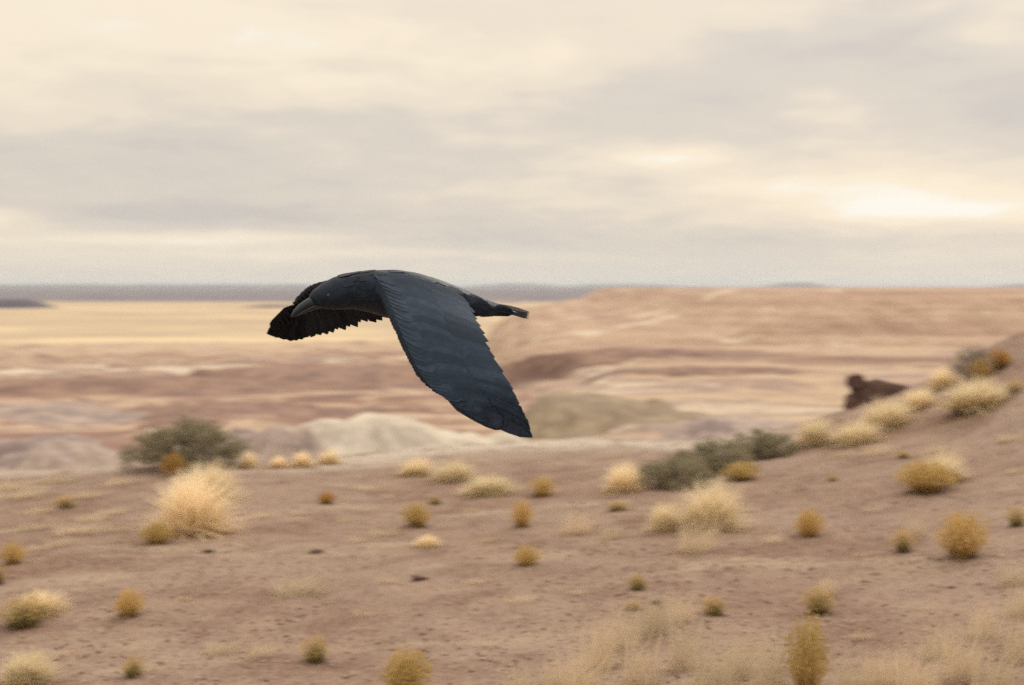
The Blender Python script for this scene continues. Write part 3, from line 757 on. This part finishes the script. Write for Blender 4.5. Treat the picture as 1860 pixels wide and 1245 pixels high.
M['bill'].node_tree.nodes['Principled BSDF'].inputs['Specular Tint'].default_value = (0.7, 0.85, 1.0, 1)
M['eye'] = mat_plainmix('dark_eye', (0.010, 0.007, 0.005, 1), (0.016, 0.010, 0.007, 1), 60, 0.08, 0.0002)
M['eye'].node_tree.nodes['Principled BSDF'].inputs['Specular IOR Level'].default_value = 0.7

raven = empty('raven', at(720, 540, BIRD_D))
tag(raven, 'black raven flying low over the desert with both wings swept down', 'bird')
RB = raven.location.copy()
def B(px, py, dd): return np.array(at(px, py, BIRD_D + dd) - RB)

def catmull(P, s):
    P = np.asarray(P); n = len(P) - 1
    u = np.clip(np.asarray(s, float), 0, 1) * n; i = np.minimum(u.astype(int), n - 1); f = (u - i)[..., None]
    g = lambda k: P[np.clip(k, 0, n)]
    p0, p1, p2, p3 = g(i - 1), g(i), g(i + 1), g(i + 2)
    p0 = np.where((i == 0)[..., None], 2 * p1 - p2, p0); p3 = np.where((i == n - 1)[..., None], 2 * p2 - p1, p3)
    return 0.5 * (2 * p1 + (p2 - p0) * f + (2 * p0 - 5 * p1 + 4 * p2 - p3) * f ** 2 + (3 * p1 - p0 - 3 * p2 + p3) * f ** 3)

class Wing:
    def __init__(self, le, te, facing, camber):
        self.le = np.array([B(*p) for p in le]); self.te = np.array([B(*p) for p in te]); self.facing = facing; self.camber = camber
    def flat(self, s, c):
        c = np.asarray(c, float)[..., None]
        return catmull(self.le, s) * (1 - c) + catmull(self.te, s) * c
    def normal(self, s, c):
        s = np.asarray(s, float); c = np.asarray(c, float); e = 0.012
        sa, sb = np.clip(s - e, 0, 0.97), np.clip(s + e, 0.01, 0.985)
        ds = self.flat(sb, c) - self.flat(sa, c); se = np.clip(s, 0, 0.96)
        dc = self.flat(se, np.ones_like(c)) - self.flat(se, np.zeros_like(c))
        n = np.cross(ds, dc); n = n / np.maximum(np.linalg.norm(n, axis=-1, keepdims=True), 1e-9)
        flip = np.sign((n * self.facing).sum(-1, keepdims=True)); flip[flip == 0] = 1
        return n * flip
    def P(self, s, c, off=0.0):
        s = np.asarray(s, float); c = np.asarray(c, float)
        n = self.normal(s, c)
        k = self.camber * np.sin(math.pi * np.clip(c, 0, 1) ** 0.75) * (1 - 0.75 * s)
        return self.flat(s, c) + n * (k + off)[..., None]

near = Wing([(664, 503, -.055), (690, 546, -.10), (712, 594, -.15), (738, 650, -.19), (764, 694, -.22), (806, 726, -.245), (856, 755, -.265), (905, 778, -.28), (966, 796, -.30)],
            [(836, 533, -.02), (860, 571, -.08), (876, 608, -.15), (897, 650, -.21), (917, 686, -.25), (931, 714, -.28), (943, 742, -.295), (955, 770, -.30), (969, 797, -.302)],
            np.array([-0.2, -1.0, 0.45]), 0.022)
far = Wing([(655, 508, .05), (615, 508, .13), (585, 511, .20), (561, 519, .27), (543, 534, .34), (526, 555, .40), (509, 578, .46), (497, 594, .50), (486, 605, .53)],
           [(735, 572, .04), (698, 577, .11), (664, 583, .18), (634, 592, .25), (604, 600, .31), (572, 607, .37), (545, 613, .43), (518, 611, .48), (487, 606, .53)],
           np.array([-0.3, 1.0, 0.6]), 0.02)

def feather_mesh(C, N, w0, tilt, thick=0.0004, side=None, tipk=1.0):
    """thin vane with a raised shaft along the curve C"""
    K = len(C); V, F = [], []
    T = np.gradient(C, axis=0); T /= np.linalg.norm(T, axis=1, keepdims=True)
    S = np.cross(T, N); S /= np.linalg.norm(S, axis=1, keepdims=True)
    for k in range(K):
        t = k / (K - 1)
        w = w0 * (0.35 + 0.65 * min(1, t / 0.25)) * (math.sqrt(max(0.0, 1 - ((t - 0.72) / 0.28) ** 2)) if t > 0.72 else 1.0)
        w = max(w, w0 * 0.05)
        V += [C[k] - S[k] * w * 0.55 + N[k] * tilt * (w / w0), C[k] + N[k] * thick, C[k] + S[k] * w * 0.45 - N[k] * tilt * (w / w0)]
    for k in range(K - 1):
        a, b_ = k * 3, k * 3 + 3
        for j in range(2): F.append((a + j, a + j + 1, b_ + j + 1, b_ + j))
    return V, F
def add_feather(name, C, N, w, tilt, mat):
    V, F = feather_mesh(np.asarray(C), np.asarray(N), w, tilt)
    return link(name, mesh_np(name, V, F, smooth=True, mat=mat), None, raven)
frs = np.random.RandomState(3)
def wing_feathers(W_, sgn, under, rag, fm):
    tt = np.linspace(0, 1, 9)
    def run(name, s0, c0, s1, c1, w, off0, off1, tilt, mat=None, bow=0.0):
        s = s0 + (s1 - s0) * tt + bow * np.sin(math.pi * tt); c = c0 + (c1 - c0) * tt
        s, c = np.clip(s, 0.0, 0.999), np.clip(c, 0.0, 1.14)
        C = W_.P(s, c, off0 + (off1 - off0) * tt); N = W_.normal(s, c)
        add_feather(name, C, N, w, tilt * sgn, M[mat or fm])
    ns = 13
    for i in range(ns):                                   # secondaries and tertials
        q = i / (ns - 1); s0 = 0.03 + 0.47 * q
        run('secondary_feather', s0, 0.26, s0 + 0.035 + 0.05 * q, 1.0 + 0.02 + rag * (frs.rand() - 0.3), 0.046, -0.001, -0.0005 - 0.0004 * i, 0.0030)
    tips = [(0.60, 1.01), (0.655, 1.01), (0.71, 1.015), (0.765, 1.015), (0.82, 1.02), (0.875, 1.02), (0.93, 1.0), (0.985, 0.8), (0.998, 0.4), (0.90, 0.02)]
    for i, (s1, c1) in enumerate(tips):                   # primaries, fanned from the hand
        q = i / 9
        run('primary_feather', 0.51 + 0.10 * q, 0.26 - 0.16 * q, s1, c1 + (rag * (frs.rand() - 0.2) if i < 7 else 0), 0.042 - 0.012 * q, -0.0015, -0.006 - 0.0005 * i, 0.0026, bow=-0.01)
    def arm(s0, c):                                       # height of the skin above the wing surface
        pr = math.sqrt(max(0.0, c / 0.10)) if c < 0.10 else max(0.0, 1 - 0.72 * (c - 0.10) / 0.30)
        return (0.017 * (1 - s0) + 0.0045) * 0.45 * (pr if c < 0.40 else 0.0) * (1.0 if s0 < 0.60 else 0.2)
    for row, (n, c0, c1, w) in enumerate([(26, 0.20, 0.62, 0.034), (28, 0.11, 0.42, 0.031), (34, 0.075, 0.27, 0.030)]):
        for i in range(n):
            q = (i + 0.5 * (row % 2)) / n; s0 = 0.01 + 0.80 * q; j = frs.randn() * 0.006
            k = 1.0 - 0.45 * max(0, (s0 - 0.5) / 0.3) * 0.6; ce = c0 + (c1 - c0) * k + j
            run('covert_feather', s0, c0, s0 + 0.05 + j, ce, w * (1 - 0.3 * q), arm(s0, c0) + 0.0004, arm(s0, ce) + 0.0006 + (0.0012, 0.0006, 0.0003)[row], (0.0020, 0.0014, 0.0006)[row])
    if under:                                             # lining of the underside
        for row, (n, c0, c1, w, off) in enumerate([(20, 0.18, 0.55, 0.03, -0.006), (20, 0.09, 0.33, 0.026, -0.009)]):
            for i in range(n):
                s0 = 0.02 + 0.80 * i / n
                run('underwing_covert', s0, c0, s0 + 0.05, c1, w * (1 - 0.3 * i / n), off, off * 0.5, -0.0005, 'down')
wing_feathers(near, 1, False, 0.035, 'feather')
wing_feathers(far, -1, True, 0.09, 'down')

# body: torso, neck, head and both wing arms in one continuous skin
YAW = math.tan(math.radians(25))
stations = [(566, 549, .014, .013), (573, 544, .023, .021), (592, 539, .035, .031), (612, 534, .043, .036), (640, 530, .046, .042), (675, 531, .055, .058), (710, 536, .063, .067),
            (750, 541, .062, .066), (790, 547, .054, .058), (830, 553, .041, .045), (865, 558.5, .026, .036), (895, 563, .0145, .028), (922, 567, .0075, .02), (942, 570, .0035, .014)]
def loft(rings, V, F):
    n = len(rings[0]); b0 = len(V)
    for r in rings: V += [tuple(p) for p in r]
    for k in range(len(rings) - 1):
        for j in range(n):
            a = b0 + k * n; F.append((a + j, a + (j + 1) % n, a + n + (j + 1) % n, a + n + j))
    F.append(tuple(b0 + j for j in range(n))[::-1]); F.append(tuple(b0 + (len(rings) - 1) * n + j for j in range(n)))
LAT = np.array([math.sin(math.radians(25)), -math.cos(math.radians(25)), 0.0])
BV, BF = [], []
cs = np.array([B(x, y, (x - 720) / 714 * YAW) for x, y, a, b_ in stations])
rings = []
for k, (x, y, rv, rl) in enumerate(stations):
    T = cs[min(k + 1, len(cs) - 1)] - cs[max(k - 1, 0)]; T /= np.linalg.norm(T)
    U = np.cross(T, LAT); U /= np.linalg.norm(U); U = U if U[2] > 0 else -U
    rings.append([cs[k] + U * rv * math.sin(a) * (1.0 if math.sin(a) > 0 else 0.95) + LAT * rl * math.cos(a) for a in np.linspace(0, 2 * math.pi, 24, endpoint=False)])
loft(rings, BV, BF)
for W_ in (near, far):
    rings = []
    for s in np.linspace(0.0, 0.60, 18):
        top, bot = [], []
        th = 0.017 * (1 - s) + 0.0045
        for c in np.linspace(0.0, 0.40, 9):
            pr = math.sqrt(max(0.0, c / 0.10)) if c < 0.10 else 1 - 0.72 * (c - 0.10) / 0.30
            off = th * 0.5 * max(pr, 0.12)
            top.append(W_.P(np.array([s]), np.array([c]), np.array(off * 0.9))[0]); bot.append(W_.P(np.array([s]), np.array([c]), np.array(-off))[0])
        rings.append(top + bot[::-1])
    loft(rings, BV, BF)
bm = bmesh.new(); vs = [bm.verts.new(v) for v in BV]
for f in BF: bm.faces.new([vs[i] for i in f])
bmesh.ops.recalc_face_normals(bm, faces=bm.faces[:])
me = bpy.data.meshes.new('body'); bm.to_mesh(me); bm.free()
body = link('body', me, M['plumage'], raven)
rm = body.modifiers.new('skin', 'REMESH'); rm.mode = 'VOXEL'; rm.voxel_size = 0.0042; rm.use_smooth_shade = True
sm = body.modifiers.new('soft', 'SMOOTH'); sm.iterations = 4; sm.factor = 0.5

# bill: two mandibles, culmen arched
def bill_part(name, pts, mat):
    V, F = [], []
    C = np.array([B(x, y, (x - 720) / 714 * YAW) for x, y, a, b_ in pts]); rg = []
    for k, (x, y, rv, rl) in enumerate(pts):
        T = C[min(k + 1, len(C) - 1)] - C[max(k - 1, 0)]; T /= np.linalg.norm(T)
        U = np.cross(T, LAT); U /= np.linalg.norm(U); U = U if U[2] > 0 else -U
        rg.append([C[k] + U * rv * math.sin(a) + LAT * rl * math.cos(a) for a in np.linspace(0, 2 * math.pi, 14, endpoint=False)])
    loft(rg, V, F)
    bm = bmesh.new(); vs = [bm.verts.new(v) for v in V]
    for f in F: bm.faces.new([vs[i] for i in f])
    bmesh.ops.recalc_face_normals(bm, faces=bm.faces[:])
    for f in bm.faces: f.smooth = True
    me = bpy.data.meshes.new(name); bm.to_mesh(me); bm.free()
    return link(name, me, mat, raven)
bill_part('upper_mandible', [(580, 543, .014, .012), (570, 547, .0135, .011), (558, 553, .012, .0095), (546, 560, .010, .008), (537, 567, .007, .0055), (531, 574, .0035, .003), (530, 578, .001, .001)], M['bill'])
bill_part('lower_mandible', [(582, 553, .010, .010), (572, 557, .008, .009), (560, 562.5, .006, .0075), (548, 568.5, .0045, .0055), (538, 573.5, .0025, .003), (534, 576, .001, .001)], M['bill'])
for sd in (1, -1):
    bm = bmesh.new(); bmesh.ops.create_uvsphere(bm, u_segments=14, v_segments=10, radius=0.0048)
    for f in bm.faces: f.smooth = True
    me = bpy.data.meshes.new('eye'); bm.to_mesh(me); bm.free()
    o = link('eye', me, M['eye'], raven); o.location = Vector(B(590, 537, (590 - 720) / 714 * YAW) + LAT * sd * 0.0275)

# throat hackles and mantle feathers lie over the body
bsp = lambda t: catmull(cs, np.array([t]))[0]
def body_feathers(n, t0, t1, a0, a1, ln, w):
    for i in range(n):
        t = t0 + (t1 - t0) * frs.rand(); a = a0 + (a1 - a0) * frs.rand()
        pts, nn = [], []
        for u in np.linspace(0, 1, 5):
            tq = min(0.98, t + u * ln); k = tq * (len(stations) - 1); i0 = int(k); f = k - i0
            i1 = min(i0 + 1, len(stations) - 1)
            rv = stations[i0][2] * (1 - f) + stations[i1][2] * f; rl = stations[i0][3] * (1 - f) + stations[i1][3] * f
            c = bsp(tq); T = bsp(min(1, tq + .02)) - bsp(max(0, tq - .02)); T /= np.linalg.norm(T)
            U = np.cross(T, LAT); U /= np.linalg.norm(U); U = U if U[2] > 0 else -U
            d = U * math.sin(a) + LAT * math.cos(a)
            pts.append(c + U * rv * math.sin(a) + LAT * rl * math.cos(a) + d * (0.0002 + 0.0016 * u)); nn.append(d)
        add_feather('body_feather', pts, nn, w, 0.0003, M['plumage'])
body_feathers(80, 0.42, 0.74, 0.15, 2.3, 0.075, 0.020)
body_feathers(40, 0.24, 0.44, -0.6, 1.9, 0.06, 0.014)
body_feathers(36, 0.68, 0.86, -1.2, 1.9, 0.085, 0.018)

# tail: twelve feathers in a narrow wedge
TLAT = LAT * math.cos(0.25) + np.array([0, 0, -math.sin(0.25)])
for i in range(12):
    q = (i - 5.5) / 5.5
    base = B(872, 558, 0.105) + TLAT * 0.014 * q
    base = base + np.array([0, 0, 0.002])
    ax = B(963 - 16 * abs(q), 571.5, 0.175) - B(872, 558, 0.105)
    tip = base + ax + TLAT * 0.032 * q + np.array([0, 0, -0.002 * abs(q)])
    tt = np.linspace(0, 1, 8)[:, None]
    C = base * (1 - tt) + tip * tt; C[:, 2] += 0.004 * np.sin(math.pi * tt[:, 0]) + 0.0008 * (6 - abs(i - 5.5))
    T = tip - base; N = np.cross(T, TLAT); N /= np.linalg.norm(N); N = N if N[2] > 0 else -N
    add_feather('tail_feather', C, np.repeat(N[None], 8, 0), 0.036, 0.0012, M['down'])

# ------------------------------------------------------------------ haze
def build_haze():
    bm = bmesh.new(); bmesh.ops.create_cube(bm, size=1)
    for v in bm.verts: v.co = Vector((v.co.x * 90000, v.co.y * 90000, -52 if v.co.z < 0 else 62))
    me = bpy.data.meshes.new('haze'); bm.to_mesh(me); bm.free()
    m = bpy.data.materials.new('haze_air'); m.use_nodes = True; t = NT(m.node_tree); t.n.clear()
    out = t.node('ShaderNodeOutputMaterial'); v = t.node('ShaderNodeVolumePrincipled')
    v.inputs['Color'].default_value = (0.80, 0.89, 1.0, 1); v.inputs['Density'].default_value = HAZE
    v.inputs['Anisotropy'].default_value = 0.2
    t.l.new(v.outputs[0], out.inputs['Volume'])
    return tag(link('haze', me, m), 'thin pale blue haze over the far plain', 'haze', kind='stuff')
HAZE = 3.2e-5
build_haze()
